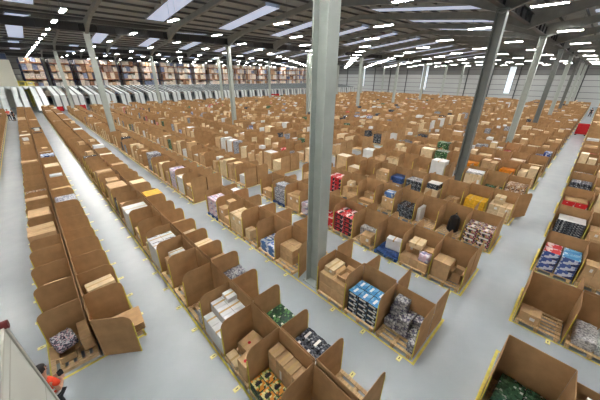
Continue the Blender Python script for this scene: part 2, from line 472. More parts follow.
# special side panels: (row, side, blk, k) -> flare angle of the panel at the near boundary of that bay
SPECIAL_NEAR = {(1, 'R', 0, 0): 35, (3, 'L', 0, 4): 14, (6, 'R', 0, 0): 28}
NO_BACK = {(3, 'R', 0, k) for k in range(0, 4)}
NO_BAY = {(3, 'R', 0, 3), (103, 'R', 2, 0), (103, 'R', 2, 1), (103, 'R', 2, 2)}
def near_panel(bq):
    """does a bay also carry a panel at its near boundary?"""
    key = (bq['r'], bq['side'], bq['blk'], bq['k'])
    if key in SPECIAL_NEAR: return SPECIAL_NEAR[key]
    if bq['r'] == 1 and bq['side'] == 'L' and bq['k'] == 0: return None
    prev = BY.get((bq['r'], bq['side'], bq['blk'], bq['k']-1))
    return (random.uniform(-2, 2)) if prev is None else None
stuffp = MB(); stuffpal = MB(); stuffc = MB()
STC = [cart, cartl, whitec, P['dark'], P['grey'], P['redtop'], P['bluered'], P['green'], flatm, mat('pale flap board', (238, 222, 194), .7)]

def bay_frame(bq):
    """world mapping: u from aisle to spine, v along the row"""
    xo = bq['x0'] if bq['side'] == 'L' else bq['x1']
    sg = 1 if bq['side'] == 'L' else -1
    return xo, sg, bq['y0']
def at(bq, u, v, z):
    xo, sg, y0 = bay_frame(bq)
    return (xo+sg*u, y0+v, z)

FILL = {}
def build_bay(bq, i):
    key = (bq['r'], bq['side'], bq['blk'], bq['k'])
    if key in NO_BAY: return
    xo, sg, y0 = bay_frame(bq)
    rnd = random.Random(i*13+5)
    farv = BAY if not bq['down'] else 0       # panel at the far boundary
    h = rnd.choice((0, 1, 1, 2, 2, 3) if bq['r'] in (3, 4, 5) and bq['blk'] == 1 else (0, 1, 1, 2)); ang = math.radians(rnd.uniform(-2, 2))
    npn = near_panel(bq); lo = 1 if bq['r'] < 2 else 0
    if i in objset:
        st = FILL.get(key, 'filled')
        o = root('cardboard_bay', at(bq, 0, 0, 0), f'{st} brown cardboard bay, ' + where(bq), 'cardboard bay', 'cardboard pallet bays in rows')
        if key in TALL:
            m = MB(); m.box(-.006, .006, .02, BAY-.02, .01, TALL[key]); m.build('back_panel', card, o, (sg*.99, 0, 0))
        elif key not in NO_BACK:
            link('back_panel', BPM[(lo, rnd.choice((0, 1, 2)))], o, (sg*.99, 0, 0))
        plist = [(farv, ang)]
        if npn is not None: plist.append((BAY-farv, math.radians(npn)))
        for v, a in plist:
            # hinge at the spine
            vv = v + (-.012 if v > .6 else .012)
            d = bpy.data.objects.new('side_panel', SPM[(lo, h)] if key not in TALL else side_panel_mb(.96, TALL[key]).mesh('side_panel', card)); C.objects.link(d); d.parent = o
            if sg == 1:
                d.matrix_local = Matrix.Translation((.98, vv, 0)) @ Matrix.Rotation(a, 4, 'Z') @ Matrix.Translation((-.96, 0, 0))
            else:
                d.matrix_local = Matrix.Translation((-.98, vv, 0)) @ Matrix.Rotation(-a, 4, 'Z') @ Matrix.Rotation(PI, 4, 'Z') @ Matrix.Translation((-.96, 0, 0))
            if bq['rank'] < 170:
                e = link('edge_tape', ETM[lo], d, (0, 0, 0)); e['label'] = 'yellow tape on the outer edge'
    else:
        hh = (PH if lo else PH2)+rnd.uniform(-.09, .09)
        if sg == 1: stuffp.box(xo+.984, xo+.996, y0+.02, y0+BAY-.02, .01, hh)
        else: stuffp.box(xo-.996, xo-.984, y0+.02, y0+BAY-.02, .01, hh)
        for v in [farv] + ([BAY-farv] if npn is not None else []):
            yy = y0+v+(-.012 if v > .6 else .012); sl = rnd.uniform(-.05, .05)
            ua, ub = (xo+.02, xo+.98) if sg == 1 else (xo-.98, xo-.02)
            po = xo+sg*.02; pi_ = xo+sg*.98
            stuffp.box(min(po+sg*.2, pi_), max(po+sg*.2, pi_), yy-.006, yy+.006, .01, hh)
            stuffp.prism([(po, .01), (po+sg*.2, .01), (po+sg*.2, hh), (po+sg*.06, hh-.06), (po, hh-.2)], 'y', yy-.006, yy+.006)

# pallets
def pallet_meshes(mt, dx=.98, dy=1.08):
    md = MB()
    for q in range(6):
        u = -dx/2 + q*(dx-.1)/5
        md.box(u, u+.1, -dy/2, dy/2, .122, .144)
    deck = md.mesh('deck', mt)
    ml = MB()
    for q in (-dy/2, -.05, dy/2-.1): ml.box(-dx/2, dx/2, q, q+.1, .1, .122)
    lead = ml.mesh('lead_board', mt)
    mst = MB()
    mst.box(-dx/2, dx/2, -.05, .05, .02, .1)
    st = mst.mesh('stringer', mt)
    msk = MB(); msk.box(-dx/2, dx/2, -.05, .05, 0, .02); sk = msk.mesh('skid_board', mt)
    return deck, lead, st, sk
PAL = {'wood': pallet_meshes(wood), 'blue': pallet_meshes(blueply)}
m = MB()
for q in range(7): m.box(-.49+q*.148, -.49+q*.148+.09, -.54, .54, .122, .144)
for q in (-.54, -.05, .44): m.box(-.49, .49, q, q+.1, 0, .12)
PALFAR = m.mesh('wooden_pallet', wood)
npal = 0
def build_pallet(bq, i, colr='wood', dx=0, rot=0):
    key = (bq['r'], bq['side'], bq['blk'], bq['k'])
    loc = at(bq, .48+dx, .6, 0)
    lbl = f"{'blue' if colr == 'blue' else 'bare wooden'} pallet, " + where(bq)
    if bq['rank'] < 110:
        o = root('pallet' if colr == 'blue' else 'wooden_pallet', loc, lbl, 'pallet', 'pallets under the bays', rot)
        dk, ld, st, sk = PAL[colr]
        link('deck', dk, o); link('lead_board', ld, o)
        for q in (-.48, 0, .48): link('stringer', st, o, (0, q, 0)); link('skid_board', sk, o, (0, q, 0))
    else:
        tag(link('wooden_pallet', PALFAR, None, loc, rot), lbl, 'pallet', 'pallets under the bays')

# ------------------------------------------------------------------ goods
MC = {}
def carton_mesh(l, w, h, mt, topm=None, key='carton'):
    k = (key, round(l, 3), round(w, 3), round(h, 3), mt.name, topm.name if topm else '')
    if k not in MC:
        m = MB(); m.box(-l/2, l/2, -w/2, w/2, 0, h, 0, 1 if topm else None)
        MC[k] = bevel(m.mesh(key, [mt, topm] if topm else mt), .008, 1)
    return MC[k]
def tape_mesh(l, w, h):
    k = ('tape', round(l, 3), round(w, 3), round(h, 3))
    if k not in MC:
        m = MB(); e = .002; t = .03
        m.box(-l/2-e, l/2+e, -t, t, h-.09, h+e); MC[k] = m.mesh('packing_tape', tape)
    return MC[k]
def label_mesh(l, w, h):
    k = ('lab', round(l, 3), round(w, 3), round(h, 3))
    if k not in MC:
        m = MB(); m.box(-l/2-.003, -l/2, -w*.3, -w*.05, h*.35, h*.7); MC[k] = m.mesh('shipping_label', lab)
    return MC[k]
NCART = [0]
def carton(bq, pos, u, v, z, l, w, h, rot=0, col='brown', parts=True, desc=None):
    mt = {'brown': cart, 'pale': cartl, 'white': whitec, 'whiteprint': P['whiteblack'], 'yellow': P['yellowbox']}[col]
    nm = {'brown': 'carton', 'pale': 'carton', 'white': 'white_carton', 'whiteprint': 'white_carton', 'yellow': 'yellow_carton'}[col]
    d = desc or {'brown': 'brown carton', 'pale': 'pale brown carton', 'white': 'white carton', 'whiteprint': 'white carton with black print', 'yellow': 'yellow carton'}[col]
    o = link(nm, carton_mesh(l, w, h, mt, None, nm), None, at(bq, u, v, z), math.radians(rot))
    tag(o, f"{d}{', ' + pos if pos else ''}, {where(bq)}", 'carton', 'cartons in the bays')
    NCART[0] += 1
    if parts:
        link('packing_tape', tape_mesh(l, w, h), o)
        if col in ('brown', 'pale') and NCART[0] % 2: link('shipping_label', label_mesh(l, w, h), o)
    return o
def grid_cartons(bq, u0, v0, z0, nu, nv, nz, l, w, h, col='brown', gap=.008, skip=(), parts=True, desc=None):
    UN = {1: [''], 2: ['front', 'rear'], 3: ['front', 'centre', 'rear']}.get(nu) or [ordinal(q+1)+' deep' for q in range(nu)]
    VN = {1: [''], 2: ['near', 'far'], 3: ['near', 'middle', 'far']}.get(nv) or [ordinal(q+1)+' along' for q in range(nv)]
    ZN = {1: [''], 2: ['lower', 'upper'], 3: ['bottom', 'middle-layer', 'top']}.get(nz) or [ordinal(q+1)+' up' for q in range(nz)]
    for a in range(nu):
        for b in range(nv):
            for c in range(nz):
                if (a, b, c) in skip: continue
                pos = ' '.join(x for x in (ZN[c], UN[a], VN[b]) if x)
                carton(bq, pos, u0+l/2+a*(l+gap), v0+w/2+b*(w+gap), z0+c*(h+.002), l, w, h, random.uniform(-1.5, 1.5), col, parts and c == nz-1 or (parts and nz == 1), desc)
def pack(bq, pos, name, desc, cat, u, v, z, l, w, h, side, top=None, rot=0, group=None, soft=0, wrap=True):
    k = (name, round(l, 3), round(w, 3), round(h, 3), side.name, top.name if top else '', soft)
    if k not in MC:
        m = MB(); m.box(-l/2, l/2, -w/2, w/2, 0, h, 0, 1 if top else None)
        me = m.mesh(name, [side, top] if top else side)
        if soft:
            bm = bmesh.new(); bm.from_mesh(me)
            bmesh.ops.subdivide_edges(bm, edges=list(bm.edges), cuts=5, use_grid_fill=True)
            rr = random.Random(int((l+w*3+h*7)*1000))
            for vv in bm.verts:
                vv.co.x *= 1-.12*soft*(abs(2*vv.co.y/w)**4); vv.co.y *= 1-.12*soft*(abs(2*vv.co.z/h-1)**4)
                if vv.co.z > .01: vv.co += Vector((rr.uniform(-1, 1), rr.uniform(-1, 1), rr.uniform(-1, .6)))*.022*soft
            bm.to_mesh(me); bm.free()
            for p in me.polygons: p.use_smooth = True
        else: bevel(me, .006, 1)
        MC[k] = me
    o = link(name, MC[k], None, at(bq, u, v, z), math.radians(rot))
    tag(o, f"{desc}{', ' + pos if pos else ''}, {where(bq)}", cat, group or (cat + ' goods in the bays'))
    return o
def stack(bq, name, desc, cat, u0, v0, z0, nu, nv, nz, l, w, h, side, top=None, skip=(), soft=0, strip=None):
    UN = {1: [''], 2: ['front', 'rear'], 3: ['front', 'centre', 'rear']}.get(nu) or [ordinal(q+1)+' deep' for q in range(nu)]
    VN = {1: [''], 2: ['near', 'far'], 3: ['near', 'middle', 'far']}.get(nv) or [ordinal(q+1)+' along' for q in range(nv)]
    ZN = {1: [''], 2: ['lower', 'upper'], 3: ['bottom', 'middle-layer', 'top']}.get(nz) or [ordinal(q+1)+' up' for q in range(nz)]
    for a in range(nu):
        for b in range(nv):
            for c in range(nz):
                if (a, b, c) in skip: continue
                pos = ' '.join(x for x in (ZN[c], UN[a], VN[b]) if x)
                o = pack(bq, pos, name, desc, cat, u0+l/2+a*(l+.01), v0+w/2+b*(w+.01), z0+c*(h+.002), l, w, h, side, top, random.uniform(-2.5, 2.5), None, soft)
                if strip is not None:
                    k = ('strip', name, l, w, h)
                    if k not in MC:
                        m = MB(); m.box(-l*.3, l*.3, -w*.08, w*.14, h, h+.003); m.box(-l/2-.003, -l/2, -w*.35, w*.35, h*.55, h*.85); MC[k] = m.mesh('printed_label', strip)
                    link('printed_label', MC[k], o)
def open_carton(bq, pos, u, v, z, l, w, h, rot=0, desc='open brown carton with raised flaps'):
    o = root('open_carton', at(bq, u, v, z), f"{desc}{', ' + pos if pos else ''}, {where(bq)}", 'carton', 'cartons in the bays', math.radians(rot))
    t = .008; m = MB()
    m.box(-l/2, l/2, -w/2, w/2, 0, t); m.box(-l/2, -l/2+t, -w/2, w/2, 0, h); m.box(l/2-t, l/2, -w/2, w/2, 0, h)
    m.box(-l/2, l/2, -w/2, -w/2+t, 0, h); m.box(-l/2, l/2, w/2-t, w/2, 0, h)
    m.build('body', cart, o)
    fl = w*.42
    for s in (-1, 1):
        m = MB(); m.quad((s*l/2, -w/2, h), (s*l/2, w/2, h), (s*(l/2+fl*.75), w/2, h+fl*.5), (s*(l/2+fl*.75), -w/2, h+fl*.5))
        m.quad((s*(l/2-.006), -w/2, h), (s*(l/2-.006), w/2, h), (s*(l/2+fl*.75-.006), w/2, h+fl*.5), (s*(l/2+fl*.75-.006), -w/2, h+fl*.5)); m.build('flap', flatm, o)
        m = MB(); m.quad((-l/2, s*w/2, h), (l/2, s*w/2, h), (l/2, s*(w/2+fl*.7), h+fl*.5), (-l/2, s*(w/2+fl*.7), h+fl*.5))
        m.quad((-l/2, s*(w/2-.006), h), (l/2, s*(w/2-.006), h), (l/2, s*(w/2+fl*.7-.006), h+fl*.5), (-l/2, s*(w/2+fl*.7-.006), h+fl*.5)); m.build('flap', flatm, o)
    NCART[0] += 1
    return o
def flats(bq, pos, u, v, z, l, w, n, rot=0, desc='stack of flat brown cardboard sheets', mt=None):
    m = MB(); rr = random.Random(int(u*100+v*1000))
    for q in range(n):
        a, b2 = rr.uniform(-.02, .02), rr.uniform(-.02, .02)
        m.box(-l/2+a, l/2+a, -w/2+b2, w/2+b2, q*.016, q*.016+.012)
    o = m.build('flat_cardboard', mt or flatm, None, at(bq, u, v, z), math.radians(rot))
    tag(o, f"{desc}{', ' + pos if pos else ''}, {where(bq)}", 'cardboard sheets', 'flattened cartons in the bays')
    return o

CONT = {}; PALC = {}; NOPAL = set()
def cont(r, side, blk, k):
    def deco(fn): CONT[(r, side, blk, k)] = fn; return fn
    return deco
ZP = .146
# ---- row 1
@cont(1, 'L', 0, 0)
def _(b):
    carton(b, 'long one at the back', .83, .7, ZP, .24, .76, .45, 0)
    open_carton(b, '', .38, .5, ZP, .34, .46, .22, 0)
    pack(b, '', 'foil_bundle', 'silver foil wrapped bundle on an open carton', 'wrapped bundle', .4, .6, ZP+.34, .46, .6, .22, P['silver'], None, 14, None, 1)
@cont(1, 'R', 0, 0)
def _(b): flats(b, '', .22, .5, ZP, .72, .8, 16, -4)
@cont(1, 'R', 0, 1)
def _(b):
    carton(b, 'near', .45, .31, ZP, .8, .46, .72, 3); carton(b, 'far', .5, .84, ZP, .78, .48, .62, -3)
    carton(b, 'topmost', .5, .82, ZP+.625, .74, .44, .26, 5, 'pale')
@cont(1, 'R', 0, 2)
def _(b): flats(b, '', .5, .6, ZP, .8, .9, 6, 5)
@cont(1, 'R', 0, 3)
def _(b): flats(b, '', .5, .2, ZP, .8, .3, 40, 0)
@cont(1, 'R', 0, 7)
def _(b): carton(b, '', .52, .4, ZP, .42, .3, .3, -10, 'white'); carton(b, 'beside the white carton', .2, .8, ZP, .3, .3, .22, 5, 'pale')
@cont(1, 'L', 0, 10)
def _(b):
    carton(b, 'under the orange box', .5, .6, ZP, .85, .9, .75, 0)
    pack(b, '', 'orange_box', 'orange and white printed box topping a bay', 'printed box', .5, .6, ZP+.76, .86, .5, .3, P['orange'], P['patchy'], 3)
@cont(1, 'R', 0, 10)
def _(b): carton(b, 'lower', .5, .6, ZP, .9, .9, .8, 0); flats(b, 'topmost', .47, .6, ZP+.82, .82, .7, 9, 3)
@cont(1, 'L', 0, 20)
def _(b):
    stack(b, 'white_box', 'white box with dark print', 'printed box', .1, .1, ZP, 2, 2, 3, .4, .48, .3, P['whiteblack'])
# ---- row 2
@cont(2, 'L', 0, 1)
def _(b):
    stack(b, 'grocery_box', 'orange and green printed grocery box', 'printed box', .02, .04, ZP, 2, 3, 1, .27, .36, .3, P['green'], P['orange'], strip=black)
    for q in range(4): carton(b, f'{ordinal(q+1)} of four tall ones at the back', .78, .16+.285*q, ZP, .36, .27, .86, 0)
@cont(2, 'L', 0, 2)
def _(b):
    carton(b, 'front near, standing', .2, .3, ZP, .34, .34, .6, 4); carton(b, 'middle near, standing', .5, .34, ZP, .26, .36, .56, 0)
    carton(b, 'back far, low', .66, .84, ZP, .56, .44, .34, 6); carton(b, 'front far, flat', .14, .84, ZP, .26, .5, .14, 0, 'pale')
    for u, v, z in ((.2, .3, .6), (.5, .34, .56), (.66, .84, .34)):
        m = MB(); m.tube([(0, 0, 0), (0, 0, .003)], .045, 12)
        o = m.build('red_sticker', red, None, at(b, u-.06, v-.03, ZP+z+.001))
        tag(o, f'round red sticker on the {"front near" if u < .3 else "middle" if u < .6 else "low far"} carton, ' + where(b), 'sticker', 'red stickers on cartons')
@cont(2, 'L', 0, 3)
def _(b):
    grid_cartons(b, .3, .04, ZP, 2, 3, 2, .33, .36, .44, 'white')
    grid_cartons(b, .0, .04, ZP, 1, 2, 1, .28, .5, .62, 'white', desc='white tall carton')
    carton(b, 'topmost at the back', .82, .9, ZP+.89, .3, .36, .16, 0, 'white')
@cont(2, 'L', 0, 4)
def _(b): pack(b, '', 'plastic_sack', 'clear wrapped sack of mixed goods', 'sack', .2, .2, ZP, .34, .3, .5, P['whiteprint'], None, 10, None, 1)
@cont(2, 'L', 0, 5)
def _(b): pass
@cont(2, 'L', 0, 6)
def _(b):
    grid_cartons(b, .2, .06, ZP, 2, 2, 2, .36, .5, .32, 'brown')
    grid_cartons(b, .34, .1, ZP+.65, 2, 4, 1, .26, .22, .2, 'white')
@cont(2, 'L', 0, 7)
def _(b): grid_cartons(b, .0, .06, ZP, 2, 2, 2, .46, .5, .5, 'whiteprint')
@cont(2, 'L', 0, 8)
def _(b): carton(b, '', .3, .5, ZP, .4, .5, .4, 5, 'pale')
@cont(2, 'L', 0, 9)
def _(b): carton(b, '', .3, .6, ZP, .5, .8, .5, 0)
@cont(2, 'L', 0, 10)
def _(b):
    carton(b, '', .46, .6, ZP, .98, 1.0, 1.12, 0, 'white', desc='large white carton')
@cont(2, 'L', 0, 11)
def _(b): grid_cartons(b, .1, .1, ZP, 1, 2, 2, .5, .45, .45, 'brown')
@cont(2, 'R', 0, 0)
def _(b): pass
@cont(2, 'R', 0, 1)
def _(b): stack(b, 'dark_pack', 'dark grey white-banded pack', 'shrink pack', .06, .06, ZP, 2, 3, 2, .4, .34, .3, P['dark'], None, soft=.4, strip=lab)
@cont(2, 'R', 0, 2)
def _(b): stack(b, 'green_box', 'green printed box', 'printed box', .04, .06, ZP, 2, 3, 2, .42, .35, .28, P['green'])
@cont(2, 'R', 0, 4)
def _(b): stack(b, 'grey_pack', 'grey shrink wrapped pack', 'shrink pack', .04, .08, ZP, 2, 2, 2, .42, .5, .36, P['grey'], None, soft=.5)
@cont(2, 'R', 0, 3)
def _(b): pass
@cont(2, 'R', 0, 5)
def _(b): carton(b, 'base', .45, .6, ZP, .85, .95, .5, 0); flats(b, 'on a carton', .42, .6, ZP+.52, .7, .8, 10, 3)
@cont(2, 'R', 0, 6)
def _(b): carton(b, 'near', .45, .32, ZP, .85, .5, .66, 0); carton(b, 'far', .45, .86, ZP, .85, .45, .74, 4, 'pale'); carton(b, 'topmost', .5, .36, ZP+.67, .6, .4, .14, 20, 'pale')
@cont(2, 'R', 0, 7)
def _(b): carton(b, 'lower', .5, .6, ZP, .8, .95, .55, 0); carton(b, 'upper', .55, .6, ZP+.56, .7, .5, .28, 3, 'pale')
@cont(2, 'R', 0, 8)
def _(b): carton(b, 'base', .45, .6, ZP, .85, .95, .5, 0, 'pale'); flats(b, 'on a carton', .42, .6, ZP+.51, .76, .9, 14, 0)
@cont(2, 'R', 0, 9)
def _(b): flats(b, '', .4, .5, ZP, .7, .5, 10, 20, 'pile of white plastic sheets', P['whiteprint'])
@cont(2, 'R', 0, 11)
def _(b):
    carton(b, 'base', .45, .6, ZP, .8, .9, .8, 0)
    pack(b, '', 'yellow_box', 'bright yellow box', 'printed box', .45, .6, ZP+.81, .8, .8, .4, P['yellowbox'], P['yellowbox'], 0)
# ---- row 3
@cont(3, 'L', 0, 0)
def _(b):
    stack(b, 'grey_pack', 'grey shrink wrapped pack of magazines', 'shrink pack', .42, .04, ZP, 2, 3, 2, .27, .36, .3, P['grey'], None, soft=.5, skip=((0, 2, 1), (0, 0, 1)))
    pack(b, 'topmost at the back', 'grey_pack', 'grey shrink wrapped pack of magazines', 'shrink pack', .82, .85, ZP+.61, .28, .4, .36, P['grey'], None, 0, None, .5)
    pack(b, 'lone one at the front', 'grey_pack', 'grey wrapped magazine pack', 'shrink pack', .22, .14, ZP, .3, .2, .34, P['grey'], None, 0, None, .5)
@cont(3, 'L', 0, 1)
def _(b):
    stack(b, 'product_box', 'navy blue-lidded product box', 'product box', .06, .04, ZP, 2, 3, 4, .36, .34, .2, P['bluebox_side'], P['bluebox_top'], strip=lab)
@cont(3, 'L', 0, 2)
def _(b):
    grid_cartons(b, .06, .04, ZP, 2, 2, 2, .42, .54, .4, 'brown')
    carton(b, 'topmost', .56, .86, ZP+.81, .66, .4, .2, 0, 'pale'); open_carton(b, 'topmost near', .48, .32, ZP+.81, .5, .34, .16, 0)
@cont(3, 'L', 0, 4)
def _(b): grid_cartons(b, .26, .36, ZP, 2, 2, 2, .34, .38, .34, 'brown')
@cont(3, 'L', 0, 5)
def _(b):
    stack(b, 'blue_bag', 'blue and white plastic bag', 'bag', .06, .1, ZP, 2, 2, 2, .42, .48, .22, P['blueplastic'], None, soft=.7)
@cont(3, 'L', 0, 6)
def _(b): carton(b, '', .3, .9, ZP, .4, .4, .45, 0, 'pale')
@cont(3, 'L', 0, 7)
def _(b): grid_cartons(b, .04, .06, ZP, 2, 2, 2, .42, .52, .44, 'pale', desc='pale cream carton')
@cont(3, 'L', 0, 8)
def _(b): grid_cartons(b, .06, .06, ZP, 2, 2, 2, .42, .5, .38, 'brown', skip=((0, 0, 1),)); carton(b, 'topmost', .7, .8, ZP+.77, .4, .4, .25, 0)
PALC[(3, 'L', 0, 9)] = 'blue'; PALC[(4, 'L', 0, 2)] = 'blue'; PALC[(4, 'L', 0, 8)] = 'blue'
@cont(3, 'L', 0, 9)
def _(b): stack(b, 'pink_box', 'pink and white printed box', 'printed box', .04, .1, ZP, 2, 2, 3, .4, .45, .32, P['pink'])
for k in range(0, 4): NOPAL.add((3, 'R', 0, k))
for k in range(1, 4): CONT[(3, 'R', 0, k)] = lambda b: None
CONT[(3, 'R', 0, 0)] = lambda b: None
@cont(3, 'L', 1, 0)
def _(b): grid_cartons(b, .1, .1, ZP, 1, 2, 2, .6, .48, .42, 'brown')
@cont(3, 'L', 1, 1)
def _(b): grid_cartons(b, .04, .06, ZP, 2, 2, 3, .42, .5, .36, 'white')
@cont(3, 'R', 1, 0)
def _(b): stack(b, 'mixed_pack', 'white and grey mixed print pack', 'shrink pack', .1, .1, ZP, 2, 2, 1, .4, .45, .35, P['whiteprint'], None, soft=.6)
# ---- row 4
@cont(4, 'L', 0, 0)
def _(b):
    carton(b, 'large far one', .42, .82, ZP, .62, .6, .74, 0, 'brown', desc='large plain brown carton'); open_carton(b, '', .52, .3, ZP, .42, .3, .4, 0)
@cont(4, 'L', 0, 1)
def _(b):
    grid_cartons(b, .04, .04, ZP, 2, 3, 2, .4, .37, .36, 'brown', skip=((0, 0, 1), (0, 1, 1), (0, 2, 1)))
    carton(b, 'topmost', .55, .75, ZP+.73, .6, .5, .22, 5, 'pale')
    pack(b, '', 'pink_pack', 'pink and white wrapped pack on cartons', 'shrink pack', .3, .28, ZP+.37, .34, .4, .3, P['pink'], None, 0, None, .6)
@cont(4, 'L', 0, 2)
def _(b):
    pack(b, '', 'blue_sheet', 'crumpled blue plastic sheet on a blue pallet', 'plastic sheet', .46, .58, ZP, .84, .98, .14, P['bluecloth'], None, 0, None, 1)
    carton(b, '', .5, .5, ZP+.14, .34, .62, .5, 8, 'white', desc='upright white carton with purple end')
@cont(4, 'L', 0, 3)
def _(b):
    carton(b, '', .3, .5, ZP, .5, .5, .42, 8)
    stack(b, 'mixed_pack', 'grey and white mixed print pack', 'shrink pack', .6, .1, ZP, 1, 3, 1, .34, .34, .45, P['whiteprint'], None, soft=.8)
@cont(4, 'L', 0, 4)
def _(b): stack(b, 'red_box', 'red and black printed box', 'printed box', .04, .06, ZP, 2, 2, 4, .42, .52, .24, P['redblack'], P['redtop'], strip=blackp)
@cont(4, 'L', 0, 5)
def _(b): stack(b, 'red_bag', 'red and white plastic bag', 'bag', .1, .1, ZP, 2, 2, 1, .4, .45, .4, P['redtop'], None, soft=.8)
@cont(4, 'L', 0, 6)
def _(b): stack(b, 'mixed_pack', 'white and purple mixed print pack', 'shrink pack', .06, .08, ZP, 2, 2, 2, .42, .5, .34, P['pink'], None, soft=.7)
@cont(4, 'L', 0, 7)
def _(b): grid_cartons(b, .06, .06, ZP, 2, 2, 2, .42, .5, .4, 'brown'); flats(b, 'leaning on top', .5, .6, ZP+.81, .5, .6, 6, 20)
@cont(4, 'L', 0, 8)
def _(b): stack(b, 'grey_sack', 'tall grey wrapped roll', 'sack', .06, .1, ZP, 2, 3, 1, .38, .31, .85, P['grey'], None, soft=.5); pack(b, 'lying on top', 'grey_sack', 'tall grey wrapped roll', 'sack', .45, .6, ZP+.87, .6, .9, .24, P['grey'], None, 0, None, .8)
@cont(4, 'L', 0, 9)
def _(b): grid_cartons(b, .1, .3, ZP, 1, 2, 1, .5, .4, .4, 'brown')
# ---- row 5
@cont(5, 'L', 0, 0)
def _(b):
    stack(b, 'magazine_bundle', 'bundle of mixed colour magazines', 'magazine bundle', .0, .04, ZP, 2, 2, 3, .46, .54, .26, P['magazine'], P['magazine'], strip=lab)
@cont(5, 'L', 0, 1)
def _(b):
    m = MB()
    pts = [(0, 0, 0), (0, 0, .1), (0, 0, .45), (.02, 0, .75), (.04, 0, .88)]
    o = root('black_bag', at(b, .55, .55, ZP), 'large soft black bag standing on a bare pallet, ' + where(b), 'bag')
    m.tube(pts, [.2, .27, .26, .22, .08], 14); m.build('body', blackp, o)
    m = MB(); m.tube([(-.1, 0, .84), (-.08, 0, .98), (.1, 0, .98), (.14, 0, .84)], .018, 6); m.build('handle', blackp, o)
@cont(5, 'L', 0, 2)
def _(b):
    pack(b, '', 'white_panel_box', 'thin white flat box standing on edge', 'flat box', .55, 1.0, ZP, .7, .16, .75, whitec, None, 0)
@cont(5, 'L', 0, 3)
def _(b): stack(b, 'dark_pack', 'dark grey shrink wrapped pack', 'shrink pack', .1, .1, ZP, 2, 2, 2, .4, .42, .32, P['dark'], None, soft=.6)
@cont(5, 'L', 0, 4)
def _(b):
    grid_cartons(b, .3, .1, ZP, 2, 2, 2, .32, .36, .36, 'brown'); pack(b, '', 'blue_pack', 'light blue and white pack on cartons', 'shrink pack', .6, .5, ZP+.73, .5, .5, .3, P['blueplastic'], None, 0, None, .6)
@cont(5, 'L', 0, 5)
def _(b): flats(b, '', .27, .6, ZP, .42, .9, 12, 2); carton(b, '', .74, .6, ZP, .34, .8, .5, 0)
@cont(5, 'L', 0, 6)
def _(b): grid_cartons(b, .06, .06, ZP, 2, 3, 2, .4, .34, .3, 'brown', skip=((0, 0, 1), (0, 1, 1))); carton(b, 'topmost', .55, .8, ZP+.61, .45, .4, .3, 10, 'pale')
@cont(5, 'L', 0, 7)
def _(b): stack(b, 'red_box', 'red and black printed box', 'printed box', .04, .06, ZP, 2, 2, 4, .42, .52, .26, P['redblack'], P['redtop'])
# ---- row 6, 7, 8
@cont(6, 'L', 0, 0)
def _(b): grid_cartons(b, .04, .06, ZP, 2, 2, 2, .44, .5, .36, 'pale'); grid_cartons(b, .3, .5, ZP+.73, 1, 1, 2, .5, .45, .2, 'pale')
@cont(6, 'L', 0, 1)
def _(b): grid_cartons(b, .04, .06, ZP, 2, 2, 2, .42, .5, .34, 'yellow')
@cont(6, 'L', 0, 2)
def _(b): carton(b, '', .6, .6, ZP, .5, .6, .3, 0)
@cont(6, 'L', 0, 3)
def _(b):
    carton(b, 'base', .45, .6, ZP, .8, .8, .6, 0, 'pale'); pack(b, '', 'dark_box', 'black and white printed box on a carton', 'printed box', .45, .6, ZP+.61, .7, .7, .35, P['dark'], lab, 0)
@cont(6, 'L', 0, 4)
def _(b): stack(b, 'dark_pack', 'black and silver shrink wrapped pack', 'shrink pack', .06, .08, ZP, 2, 2, 3, .42, .5, .28, P['dark'], P['grey'], soft=.3)
@cont(6, 'L', 0, 5)
def _(b): pack(b, '', 'blue_pack', 'blue folded plastic sheet', 'plastic sheet', .5, .6, ZP+.36, .9, .9, .4, P['bluecloth'], None, 0, None, .8); carton(b, 'under the blue sheet', .5, .6, ZP, .85, .9, .35, 0)
@cont(6, 'L', 0, 6)
def _(b): grid_cartons(b, .1, .1, ZP, 2, 2, 3, .38, .44, .3, 'brown')
@cont(7, 'L', 0, 0)
def _(b): stack(b, 'snack_box', 'brown and white printed box', 'printed box', .04, .06, ZP, 2, 2, 3, .44, .5, .3, P['patchy'], P['patchy'])
@cont(7, 'L', 0, 1)
def _(b): stack(b, 'green_pack', 'dark green shrink wrapped bottle pack', 'shrink pack', .06, .08, ZP, 2, 2, 1, .42, .5, .36, P['darkgreen'], None, soft=.4)
@cont(7, 'L', 0, 2)
def _(b): grid_cartons(b, .04, .08, ZP, 1, 2, 1, .85, .5, 1.05, 'pale', desc='tall pale brown carton'); flats(b, 'on top', .5, .6, ZP+1.06, .8, 1.0, 8, 5, 'white plastic sheets', P['whiteprint'])
@cont(7, 'L', 0, 4)
def _(b): carton(b, '', .48, .6, ZP, .85, .95, 1.45, 0, 'white', desc='white wrapped tall carton')
@cont(8, 'L', 0, 1)
def _(b): carton(b, 'base', .5, .6, ZP, .8, .9, .5, 0); pack(b, '', 'orange_bag', 'bright orange plastic bag', 'bag', .5, .6, ZP+.51, .8, .9, .3, P['orangebag'], None, 0, None, .8)
@cont(8, 'L', 0, 3)
def _(b): carton(b, 'base', .5, .6, ZP, .8, .9, .5, 0); pack(b, '', 'orange_bag', 'bright orange plastic bag', 'bag', .5, .6, ZP+.51, .8, .9, .3, P['orangebag'], None, 0, None, .8)
